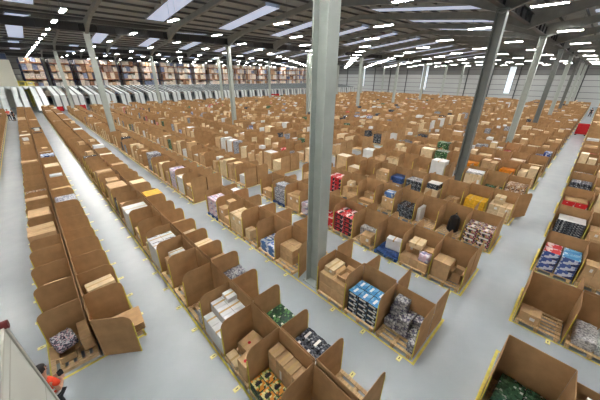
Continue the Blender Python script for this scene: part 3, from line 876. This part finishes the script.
# ---- rows right of the cross aisle
@cont(103, 'L', 2, 0)
def _(b): stack(b, 'green_pack', 'dark green wrapped pack', 'shrink pack', .1, .06, ZP, 1, 2, 2, .7, .48, .26, P['darkgreen'], None, soft=.3, strip=None)
@cont(104, 'L', 2, 0)
def _(b): carton(b, '', .3, .86, ZP, .46, .5, .32, 0, 'brown')
@cont(104, 'L', 2, 1)
def _(b): stack(b, 'white_bag', 'white printed plastic bag', 'bag', .08, .1, ZP, 2, 2, 1, .42, .47, .34, P['whiteprint'], None, soft=.8)
@cont(105, 'L', 2, 0)
def _(b): stack(b, 'blue_box', 'blue box with red lid', 'printed box', .02, .62, ZP, 2, 1, 3, .44, .5, .28, P['bluered'], P['redtop']); stack(b, 'blue_box', 'blue box with pale lid', 'printed box', .02, .05, ZP, 2, 1, 3, .44, .52, .28, P['bluered'], P['bluebox_top'])
@cont(105, 'L', 2, 1)
def _(b): grid_cartons(b, .1, .5, ZP, 1, 2, 2, .5, .3, .4, 'brown')
@cont(106, 'L', 2, 0)
def _(b): stack(b, 'flat_box', 'black and white flat box', 'flat box', .06, .08, ZP, 1, 1, 8, .85, .98, .11, P['dark'], whitec)
@cont(106, 'L', 2, 1)
def _(b): grid_cartons(b, .1, .3, ZP, 2, 2, 2, .38, .4, .36, 'brown')
@cont(107, 'L', 2, 0)
def _(b): stack(b, 'red_box', 'red printed box', 'printed box', .06, .08, ZP, 2, 2, 2, .42, .5, .36, P['redtop'], P['redtop']); flats(b, 'over red boxes', .47, .6, ZP+.735, .8, .9, 4, 3)
@cont(108, 'L', 2, 0)
def _(b): stack(b, 'dark_pack', 'dark grey mixed wrapped pack', 'shrink pack', .06, .08, ZP, 2, 2, 3, .42, .5, .3, P['dark'], P['grey'], soft=.6)
@cont(109, 'L', 2, 0)
def _(b): stack(b, 'grey_pack', 'grey and white wrapped pack', 'shrink pack', .06, .08, ZP, 2, 2, 2, .42, .5, .3, P['grey'], None, soft=.6)
@cont(111, 'L', 2, 0)
def _(b): stack(b, 'red_bag', 'red plastic bag', 'bag', .06, .08, ZP, 2, 2, 2, .42, .5, .4, red, None, soft=.6)

EMPTYK = {(2, 'L', 0, 5), (2, 'R', 0, 0), (2, 'R', 0, 3), (3, 'R', 0, 0), (3, 'R', 0, 1), (3, 'R', 0, 2)}
def generic(bq, i, rr, far):
    """random goods for a bay whose contents the photo does not show in detail"""
    r, side = bq['r'], bq['side']
    dens = .85 if r >= 3 else (.5 if r <= 1 else .66)
    if rr.random() > dens: return None
    kind = rr.random()
    hgt = rr.choice((.6, .8, 1.0, 1.15, 1.28)) if (side == 'L' or r < 3) else rr.choice((.45, .6, .75))
    return kind, hgt
CLIM = 300
PICT = 0
order = [i for s, i in cand] + [i for i, bq in enumerate(rows) if 'rank' not in bq]
rnk = 0
for bq in rows: bq.setdefault('rank', 99999); bq.setdefault('d', 999)
for i in order:
    bq = rows[i]; key = (bq['r'], bq['side'], bq['blk'], bq['k'])
    rr = random.Random(i*7+1)
    explicit = CONT.get(key)
    g = None
    if explicit is None: g = generic(bq, i, rr, False)
    FILL[key] = 'partly filled' if (g or (explicit and key not in EMPTYK)) else 'empty'
    if key in NO_BAY: continue
    build_bay(bq, i)
    if key not in NOPAL:
        if i in objset: build_pallet(bq, i, PALC.get(key, 'wood'))
        else:
            cx, cy, _z = at(bq, .5, .6, 0); stuffpal.box(cx-.48, cx+.48, cy-.57, cy+.57, .1, .144); stuffpal.box(cx-.48, cx+.48, cy-.57, cy-.47, 0, .1); stuffpal.box(cx-.48, cx+.48, cy+.47, cy+.57, 0, .1)
    if explicit is not None:
        if bq['rank'] < 99999: explicit(bq)
        continue
    if not g: continue
    kind, hg = g
    inobj = (i in objset) and NCART[0] < CLIM-6
    if inobj:
        par = bq['rank'] < 90
        col = 'brown' if kind < .55 else 'pale' if kind < .78 else 'white' if kind < .9 else None
        if col is None:
            pk = rr.choice(['grey', 'dark', 'whiteprint', 'grey', 'pink', 'floral', 'patchy', 'whiteprint'])
            nmz = {'grey': 'grey wrapped', 'dark': 'dark grey wrapped', 'whiteprint': 'white printed', 'bluered': 'blue and white printed', 'pink': 'pink and white printed', 'floral': 'white and magenta printed', 'patchy': 'brown and white printed', 'green': 'green printed'}[pk]
            pack(bq, '', 'wrapped_pack', f'{nmz} pack', 'shrink pack', .48, .6, ZP, .86, 1.0, hg, P[pk], None, 0, None, .35)
        elif rr.random() < .5:
            carton(bq, '', rr.uniform(.45, .49), .6, ZP, rr.choice((.6, .75, .86)), rr.choice((.7, .9, 1.0)), hg, rr.uniform(-2.5, 2.5), col, par)
        else:
            a = rr.uniform(.42, .5)
            carton(bq, 'near', .48, .33, ZP, rr.choice((.6, .84)), .46, hg, rr.uniform(-2.5, 2.5), col, par)
            carton(bq, 'far', .48, .85, ZP, rr.choice((.6, .84)), .48, hg*rr.uniform(.6, 1.1), rr.uniform(-2.5, 2.5), col, par)
    else:
        mi = 0 if kind < .4 else 1 if kind < .66 else 2 if kind < .8 else rr.choice((3, 3, 3, 4, 4, 5, 6, 7))
        cx, cy, _z = at(bq, .5, .6, 0)
        top = mi if mi > 1 else rr.choice((mi, 1, 2, 8, 9, 9))
        if rr.random() < .4:
            stuffc.box(cx-.4, cx+.4, cy-.48, cy+.48, ZP, ZP+hg, mi, top, rr.uniform(-.06, .06))
        else:
            for v in (-.28, .28):
                stuffc.box(cx-.4, cx+.36, cy+v-.24, cy+v+.24, ZP, ZP+hg*rr.uniform(.6, 1.15), mi, top, rr.uniform(-.06, .06))
            if rr.random() < .3: stuffc.box(cx-.2, cx+.2, cy-.2, cy+.2, ZP+hg*1.15, ZP+hg*1.15+.25, rr.choice((0, 1, 1, 2)), None, .2)
print('cartons as objects', NCART[0])
tag(stuffp.build('cardboard_bay_field', card), 'sea of brown cardboard bays stretching to the far wall', 'cardboard bays', None, 'stuff')
tag(stuffpal.build('pallet_field', wood), 'pallets under the distant cardboard bays', 'pallets', None, 'stuff')
tag(stuffc.build('carton_field', STC), 'mass of distant cartons and packs filling the far bays', 'cartons', None, 'stuff')

# yellow floor lines along each row, and small tags
nt = 1
seen = {}
for bq in rows:
    key = (bq['r'], bq['side'], bq['blk'])
    a = seen.setdefault(key, [1e9, -1e9]); a[0] = min(a[0], bq['y0']); a[1] = max(a[1], bq['y0']+BAY)
m = MB()
for (r, side, blk), (ya, yb) in seen.items():
    xl = row_x(r if r < RIGHT else r-RIGHT); x = xl-.05 if side == 'L' else xl+RW+.05
    m.box(x-.025, x+.025, ya-.08, yb+.05, 0, .004)
    if side == 'L':
        m.box(xl-.085, xl+RW+.085, ya-.1, ya-.03, 0, .004) if r < RIGHT else m.box(xl-.085, xl+RW+.085, yb, yb+.07, 0, .004)
structure(m.build('trim_2', yel), 'yellow floor lines round the bay rows')
tm = MB(); tm.box(-.1, .08, -.055, .055, 0, .012); tagmesh = tm.mesh('floor_tag', tagm)
tm = MB(); tm.box(-.04, .03, -.01, .01, .012, .0135); tagp = tm.mesh('printed_code', black)
k = 0
for i in order[:150]:
    bq = rows[i]
    if bq['rank'] > 400 or (bq['r'], bq['side'], bq['blk'], bq['k']) in NO_BAY: continue
    if bq['side'] == 'R' and bq['r'] not in (1, 2): continue
    o = link('floor_tag', tagmesh, None, at(bq, -.17, .27 if bq['side'] == 'L' else .9, .0))
    tag(o, 'small pale yellow floor tag in front of ' + where(bq), 'floor tag', 'location tags along the rows')
    if bq['d'] < 12: link('printed_code', tagp, o)

# ------------------------------------------------------------------ chutes, sorter, racks
def chute_parts(CH):
    out = []
    for xa, xb in ((-1.0, -.06), (.06, 1.0)):
        m = MB()
        for q in range(len(CH)-1):
            (ya, za), (yb, zb) = CH[q], CH[q+1]
            if q < len(CH)-2: m.prism([(ya, za-.12), (yb, zb-.12), (yb, zb), (ya, za)], 'x', xa, xb)
            else: m.prism([(ya, za-.12), (yb, zb-.05), (yb-.12, zb), (ya-.12, za)], 'x', xa, xb)
        out.append(('slide_lane', m.mesh('slide_lane', chutem)))
        for x in (xa, xb-.05):
            m = MB()
            for q in range(len(CH)-1):
                (ya, za), (yb, zb) = CH[q], CH[q+1]
                if q < len(CH)-2: m.prism([(ya, za), (yb, zb), (yb, zb+.16), (ya, za+.16)], 'x', x, x+.05)
                else: m.prism([(ya-.12, za), (yb-.12, zb), (yb-.26, zb+.02), (ya-.26, za+.1)], 'x', x, x+.05)
            out.append(('side_lip', m.mesh('side_lip', chuted)))
    for y in (78.4, 84):
        z = [za+(zb-za)*(y-ya)/(yb-ya) for (ya, za), (yb, zb) in zip(CH, CH[1:]) if min(ya, yb) <= y <= max(ya, yb)][0]
        for x in (-.95, .85):
            m = MB(); m.box(x, x+.1, y-.05, y+.05, 0, z-.13); out.append(('leg', m.mesh('leg', steel)))
    return out
CP = chute_parts([(90, 4.35), (77.1, 3.1), (76.6, .3)]); CPL = chute_parts([(90, 4.35), (80.5, 2.7), (75.6, .5)])
for q in range(38):
    x = -3.3+2.95*q
    o = root('parcel_chute', (x, 0, 0), f'white sloping parcel chute, {ordinal(q+1)} from the left in the far chute line', 'chute', 'parcel chutes in a line')
    for nm, me in (CPL if q < 3 else CP): link(nm, me, o)
o = root('sorter_conveyor', (0, 0, 0), 'long raised white sorter conveyor feeding the chutes', 'conveyor')
m = MB(); m.box(-5.5, 112, 90.1, 92.1, 4.0, 4.3); m.build('conveyor_deck', chuted, o)
for y in (90.04, 92.1):
    m = MB(); m.box(-5.5, 112, y, y+.06, 3.95, 4.45); m.build('side_skirt', chutem, o)
for q in range(24):
    for y in (90.3, 91.7):
        m = MB(); m.box(-5+q*5, -4.85+q*5, y, y+.14, 0, 4.0); m.build('leg', steel, o)
for q, x in enumerate((.1, 1.5)):
    o = root('guard_frame', (x, 92.4, 0), f'yellow safety frame at the left end of the chutes, {"left" if q == 0 else "right"} one', 'safety frame', 'yellow safety frames')
    for xx in (0, 1.1): m = MB(); m.box(xx, xx+.2, 0, .2, 0, 5.5); m.build('post', yel, o)
    for z in (3.4, 4.6, 5.28): m = MB(); m.box(.2, 1.1, .02, .16, z, z+.2); m.build('rail', yel, o)
# pallet racking
upm = MB()
for y in range(0, 24, 3):
    for x in (-2.0, 1.9): upm.box(x, x+.1, y*1., y+.1, 0, 10.4)
bmm = MB()
for z in (2.1, 4.0, 5.9, 7.7, 9.4):
    for x in (-1.99, 1.91): bmm.box(x, x+.08, 0, 21, z-.12, z)
    bmm.box(-1.9, 1.9, 0, .08, z-.12, z)
    bmm.box(-1.9, 1.9, 0, 21, z, z+.02)
upm = upm.mesh('upright', bluef); bmm = bmm.mesh('shelf_beam', orangeb)
loadcols = [mat('pale load board', (230, 214, 194), .7, .06, 3), mat('tan load board', (198, 160, 124), .7, .06, 3), mat('buff load board', (214, 190, 160), .7), mat('pink wrapped load', (226, 204, 192), .4, .15, 3), mat('blue grey wrapped load', (130, 138, 164), .4, .2, 3), mat('white wrapped load', (216, 212, 206), .4, .1, 3), mat('brown wrapped load', (150, 110, 84), .6, .2, 3)]
loadn = ['pale brown', 'brown', 'buff', 'pinkish', 'blue grey', 'white', 'dark brown']
LM = {}
for q, mt in enumerate(loadcols):
    for hh in (.95, 1.1, 1.4, 1.65):
        m = MB(); m.box(-.42, .42, -.6, .6, .12, hh); m.box(-.42, .42, -.6, .6, 0, .12, 1); LM[(q, hh)] = m.mesh('pallet_load', [mt, wood])
lst = MB(); nl = 0; RX = [3.57+5.087*q for q in range(19)]
for q, x in enumerate(RX):
    yb = 93.5
    o = root('pallet_rack', (x, yb, 0), f'tall pallet rack full of goods, {ordinal(q+1)} from the left behind the chutes', 'rack', 'pallet racks behind the chutes')
    link('upright', upm, o); link('shelf_beam', bmm, o)
    rr = random.Random(q)
    for lv, z in enumerate((2.135, 4.035, 5.935, 7.735, 9.435)):
        for col, xo in enumerate((-1.4, -.5, .5, 1.4)):
            for k in range(14):
                c = rr.choice((0, 0, 0, 1, 3, 3, 3, 4, 5, 5, 5, 6)); hh = rr.choice((1.1, 1.4, 1.65)) if lv < 4 else .95
                y = yb+.75+1.45*k
                if rr.random() < .06: continue
                if k == 0 and lv > 0 and nl < 300:
                    ob = link('pallet_load', LM[(c, hh)], None, (x+xo, y, z)); nl += 1
                    tag(ob, f'{loadn[c]} pallet load, {ORD[lv]} shelf of the {ordinal(q+1)} rack, {ORD[col]} from left', 'pallet load', 'pallet loads in the racks')
                else:
                    lst.box(x+xo-.42, x+xo+.42, y-.6, y+.6, z, z+hh, c)
tag(lst.build('pallet_load_mass', loadcols), 'further pallet loads deep inside the racks', 'pallet loads', None, 'stuff')

# ------------------------------------------------------------------ near white stair side panel, lower left
o = root('stair_side_panel', (-1.0, 0, 0), 'white sheet metal side panel with a dark red end cap at the lower left', 'panel')
m = MB(); m.prism([(1.2, 0), (5.05, 0), (4.33, 4.2), (1.2, 4.2)], 'x', -.06, 0); m.build('sheet', whitep, o)
m = MB(); m.prism([(5.05, 0), (5.11, 0), (4.39, 4.22), (4.33, 4.2)], 'x', -.075, .02); m.prism([(1.2, 4.2), (4.35, 4.2), (4.35, 4.24), (1.2, 4.24)], 'x', -.075, .02); m.build('edge_trim', mat('pale edge trim', (190, 190, 180), .4), o)
m = MB()
for z in (3.98, 2.75, 1.5): m.box(0, .004, 1.2, 4.4+(4.28-z)*.16, z, z+.018)
m.build('seam', mat('pale edge trim', (190, 190, 180)), o)
m = MB(); m.tube([(-.12, 4.33, 4.24), (.06, 4.33, 4.24)], .055, 14); e = m.build('end_cap', mat('dark red rubber', (104, 36, 36), .5), o); e['label'] = 'dark red round end cap'

# ------------------------------------------------------------------ people
skin = mat('skin', (198, 150, 122), .5); hairm = mat('dark hair', (30, 24, 22), .6); vestm = mat('orange safety vest', (238, 74, 40), .6, .06, 9)
trous = mat('black trousers', (28, 29, 34), .7, .1, 6); refl = mat('reflective silver band', (216, 218, 214), .3); shirt = mat('dark shirt', (44, 46, 54), .7); shoe = mat('black shoes', (20, 20, 20), .5)
def skinned(name, verts, edges, radii, m, sub=1, parent=None):
    me = bpy.data.meshes.new(name); me.from_pydata(verts, edges, [])
    ob = bpy.data.objects.new(name, me); C.objects.link(ob)
    sk = ob.modifiers.new('s', 'SKIN'); sk.use_smooth_shade = True
    for i, rd in enumerate(radii):
        me.skin_vertices[0].data[i].radius = rd if isinstance(rd, tuple) else (rd, rd)
    me.skin_vertices[0].data[0].use_root = True
    sb = ob.modifiers.new('d', 'SUBSURF'); sb.levels = sub; sb.render_levels = sub
    dg = bpy.context.evaluated_depsgraph_get(); dg.update()
    me2 = bpy.data.meshes.new_from_object(ob.evaluated_get(dg)); me2.name = name
    bpy.data.objects.remove(ob); bpy.data.meshes.remove(me)
    me2.materials.clear(); me2.materials.append(m)
    for p in me2.polygons: p.use_smooth = True
    return link(name, me2, parent)
def blob(name, c, rad, m, parent, cut=None):
    bm = bmesh.new(); bmesh.ops.create_uvsphere(bm, u_segments=20, v_segments=14, radius=1)
    for v in bm.verts: v.co = Vector((v.co.x*rad[0]+c[0], v.co.y*rad[1]+c[1], v.co.z*rad[2]+c[2]))
    if cut: bmesh.ops.delete(bm, geom=[v for v in bm.verts if cut(v.co)], context='VERTS')
    me = bpy.data.meshes.new(name); bm.to_mesh(me); bm.free(); me.materials.append(m)
    for p in me.polygons: p.use_smooth = True
    return link(name, me, parent)
def person(loc, rz, label, vest=True, stride=.12, s=1.0, reach=True):
    """faces +x in local axes"""
    V, E, R_ = [], [], []
    def add(p, r_, par=None):
        V.append(p); R_.append(r_)
        if par is not None: E.append((par, len(V)-1))
        return len(V)-1
    pel = add((0, 0, .95), (.13, .16)); sp1 = add((.01, 0, 1.12), (.11, .14), pel); sp2 = add((.0, 0, 1.3), (.12, .17), sp1)
    nk0 = add((0, 0, 1.45), (.07, .08), sp2); nk = add((.02, 0, 1.53), .055, nk0)
    h1 = add((.045, 0, 1.62), (.082, .075), nk); h2 = add((.04, 0, 1.7), (.09, .078), h1); h3 = add((.03, 0, 1.755), (.06, .055), h2)
    fingers = []
    for sd in (-1, 1):
        sh = add((0, sd*.19, 1.41), .062, sp2)
        if reach: el, wr, hd = (.0, sd*.25, 1.14), (.16, sd*.15, 1.14), (.22, sd*.1, 1.16)
        else: el, wr, hd = (-.03, sd*.25, 1.13), (.04, sd*.27, .89), (.06, sd*.27, .81)
        e = add(el, .045, sh); w = add(wr, .03, e); hh = add(hd, (.035, .02), w)
        d = (Vector(hd)-Vector(wr)).normalized(); side = Vector((0, 0, 1)).cross(d).normalized() if abs(d.z) < .9 else Vector((1, 0, 0))
        for q, ln in enumerate((.07, .08, .075, .06)):
            b0 = Vector(hd)+d*.02+side*(q-1.5)*.02; fingers.append(([b0-d*.03, b0+d*ln*.5, b0+d*ln+Vector((0, 0, -.03))], [.01, .009, .007]))
        b0 = Vector(hd)-d*.03-side*.03*sd; fingers.append(([b0, b0+d*.03-side*.03*sd, b0+d*.06-side*.03*sd], [.012, .01, .008]))
        hp = add((0, sd*.095, .9), .088, pel); kn = add((stride*sd*.8+.03, sd*.1, .5), .06, hp); an = add((stride*sd*1.2, sd*.1, .09), .042, kn); add((stride*sd*1.2+.14, sd*.11, .045), (.04, .035), an)
    body = skinned('person', V, E, R_, skin, 1)
    me = body.data; bm = bmesh.new(); bm.from_mesh(me)
    mb = MB()
    for pts, rs in fingers: mb.tube(pts, rs, 6)
    # nose, ears
    mb.tube([(.115, 0, 1.66), (.145, 0, 1.63), (.12, 0, 1.615)], [.012, .016, .012], 6)
    for sd in (-1, 1): mb.tube([(.03, sd*.075, 1.66), (.03, sd*.095, 1.66)], [.03, .022], 8)
    fm_ = mb.mesh('f', skin); bm.from_mesh(fm_); bm.to_mesh(me); bm.free(); bpy.data.meshes.remove(fm_)
    tag(body, label, 'person'); body.location = loc; body.rotation_euler = (0, 0, rz); body.scale = (s, s, s)
    for sd in (-1, 1): blob('eye', (.115, sd*.03, 1.685), (.012, .012, .01), blackp, body)
    m = MB(); m.tube([(.12, -.025, 1.585), (.127, 0, 1.583), (.12, .025, 1.585)], .006, 5); m.build('mouth', mat('lips', (150, 84, 76), .5), body)
    blob('hair', (.02, 0, 1.705), (.115, .1, .105), hairm, body, lambda c: c.z < 1.63 or (c.x > .08 and c.z < 1.745))
    V2 = [(0, 0, .9), (.01, 0, 1.12), (0, 0, 1.3), (0, 0, 1.43)]; E2 = [(0, 1), (1, 2), (2, 3)]; R2 = [(.155, .19), (.14, .175), (.15, .2), (.1, .14)]
    for sd in (-1, 1):
        V2.append((0, sd*.2, 1.41)); E2.append((2, len(V2)-1)); R2.append(.08)
        V2.append(((.04 if reach else -.015), sd*.235, 1.26)); E2.append((len(V2)-2, len(V2)-1)); R2.append(.068)
    v = skinned('safety_vest' if vest else 'shirt', V2, E2, R2, vestm if vest else shirt, 1, body)
    if vest:
        bm = bmesh.new(); bm.from_mesh(v.data); v.data.materials.append(refl)
        bm.free()
        for p in v.data.polygons:
            z = p.center.z
        m = MB()
        for z in (1.0, 1.16):
            ring = [(.155*math.cos(t)+.005, .187*math.sin(t)) for t in [2*PI*q/20 for q in range(21)]]
            for q in range(20):
                (xa, ya), (xb, yb) = ring[q], ring[q+1]; m.quad((xa, ya, z), (xb, yb, z), (xb, yb, z+.055), (xa, ya, z+.055))
        m.build('reflective_band', refl, v)
    V3 = [(0, 0, .94)]; E3 = []; R3 = [(.145, .175)]
    for sd in (-1, 1):
        a = len(V3); V3 += [(0, sd*.095, .88), (stride*sd*.8+.03, sd*.1, .5), (stride*sd*1.2, sd*.1, .12)]; E3 += [(0, a), (a, a+1), (a+1, a+2)]; R3 += [.1, .075, .06]
    skinned('trousers', V3, E3, R3, trous, 1, body)
    for sd in (-1, 1): blob('shoe', (stride*sd*1.2+.07, sd*.1, .05), (.14, .055, .055), shoe, body)
    return body
person((-1.32, 6.14, 0), math.radians(40), 'dark haired person in an orange vest reaching toward the nearest left pallet')
m = MB(); m.box(-.04, .04, -.03, .03, 0, .12); o = m.build('handheld_scanner', blackp, None, (-1.1, 6.32, 1.15), .7); tag(o, 'dark handheld scanner held by the nearest orange vested person', 'scanner')
person((-2.5, 66.5, 0), math.radians(-60), 'person in an orange vest standing at the far end of the leftmost aisle', True, .1, 1.0, False)
person((-1.95, 65.6, 0), math.radians(200), 'person in dark clothes beside the orange vest in the leftmost aisle', False, .12, 1.0, False)
person((84, .5, 0), math.radians(20), 'person in dark clothes far along the right cross aisle', False, .15, 1.0, False)

# ------------------------------------------------------------------ red trolleys and totes
def trolley(loc, label, w=1.0, l=1.2, h=1.1):
    o = root('red_trolley', loc, label, 'trolley', 'red trolleys')
    t = .04; m = MB()
    m.box(-w/2, w/2, -l/2, l/2, .2, .25); m.box(-w/2, -w/2+t, -l/2, l/2, .25, h); m.box(w/2-t, w/2, -l/2, l/2, .25, h); m.box(-w/2, w/2, -l/2, -l/2+t, .25, h); m.box(-w/2, w/2, l/2-t, l/2, .25, h*.75)
    m.build('tub', red, o)
    for a in (-1, 1):
        for b in (-1, 1):
            m = MB(); m.tube([(a*(w/2-.1)-.02, b*(l/2-.12), .1), (a*(w/2-.1)+.02, b*(l/2-.12), .1)], .1, 10); m.build('wheel', blackp, o)
            m = MB(); m.box(a*(w/2-.1)-.03, a*(w/2-.1)+.03, b*(l/2-.12)-.03, b*(l/2-.12)+.03, .12, .2); m.build('caster_fork', steel, o)
trolley((8.2, 74.6, 0), 'red trolley at the foot of a chute, right one of the pair on the left', 1.6, 1.2, 1.3)
trolley((4.6, 75.8, 0), 'red trolley at the foot of a chute behind the second row', 1.6, .9, 1.1)
trolley((55, .45, 0), 'red trolley standing alone in the right cross aisle', 1.2, 1.2, 1.5)
trolley((60.5, 74.8, 0), 'red trolley before the chutes near the middle of the hall', 2.2, 1.4, 1.8)
trolley((122, 75, 0), 'red trolley at the far right end of the chute line', 4, 1.4, 2)
# plank leaning beside the right block
m = MB(); m.box(-.03, .03, -.55, .55, 0, .3); o = m.build('wooden_board', wood, None, (7.62, -.95, 0), 0); tag(o, 'pale wooden board standing on the floor behind the nearest right panel', 'board')

# ------------------------------------------------------------------ world and render look
w = bpy.data.worlds.new('world'); bpy.context.scene.world = w; w.use_nodes = True
w.node_tree.nodes['Background'].inputs[0].default_value = (.6, .72, .9, 1); w.node_tree.nodes['Background'].inputs[1].default_value = .6
sc = bpy.context.scene
sc.view_settings.view_transform = 'Standard'; sc.view_settings.look = 'None'; sc.view_settings.gamma = 1
sc.view_settings.use_curve_mapping = False
sc.view_settings.exposure = -0.1
sc.cycles.use_denoising = True
sc.cycles.max_bounces = 6; sc.cycles.diffuse_bounces = 3; sc.cycles.glossy_bounces = 3
sc.cycles.sample_clamp_indirect = 6
bpy.context.view_layer.update()
print('objects', len(bpy.data.objects))
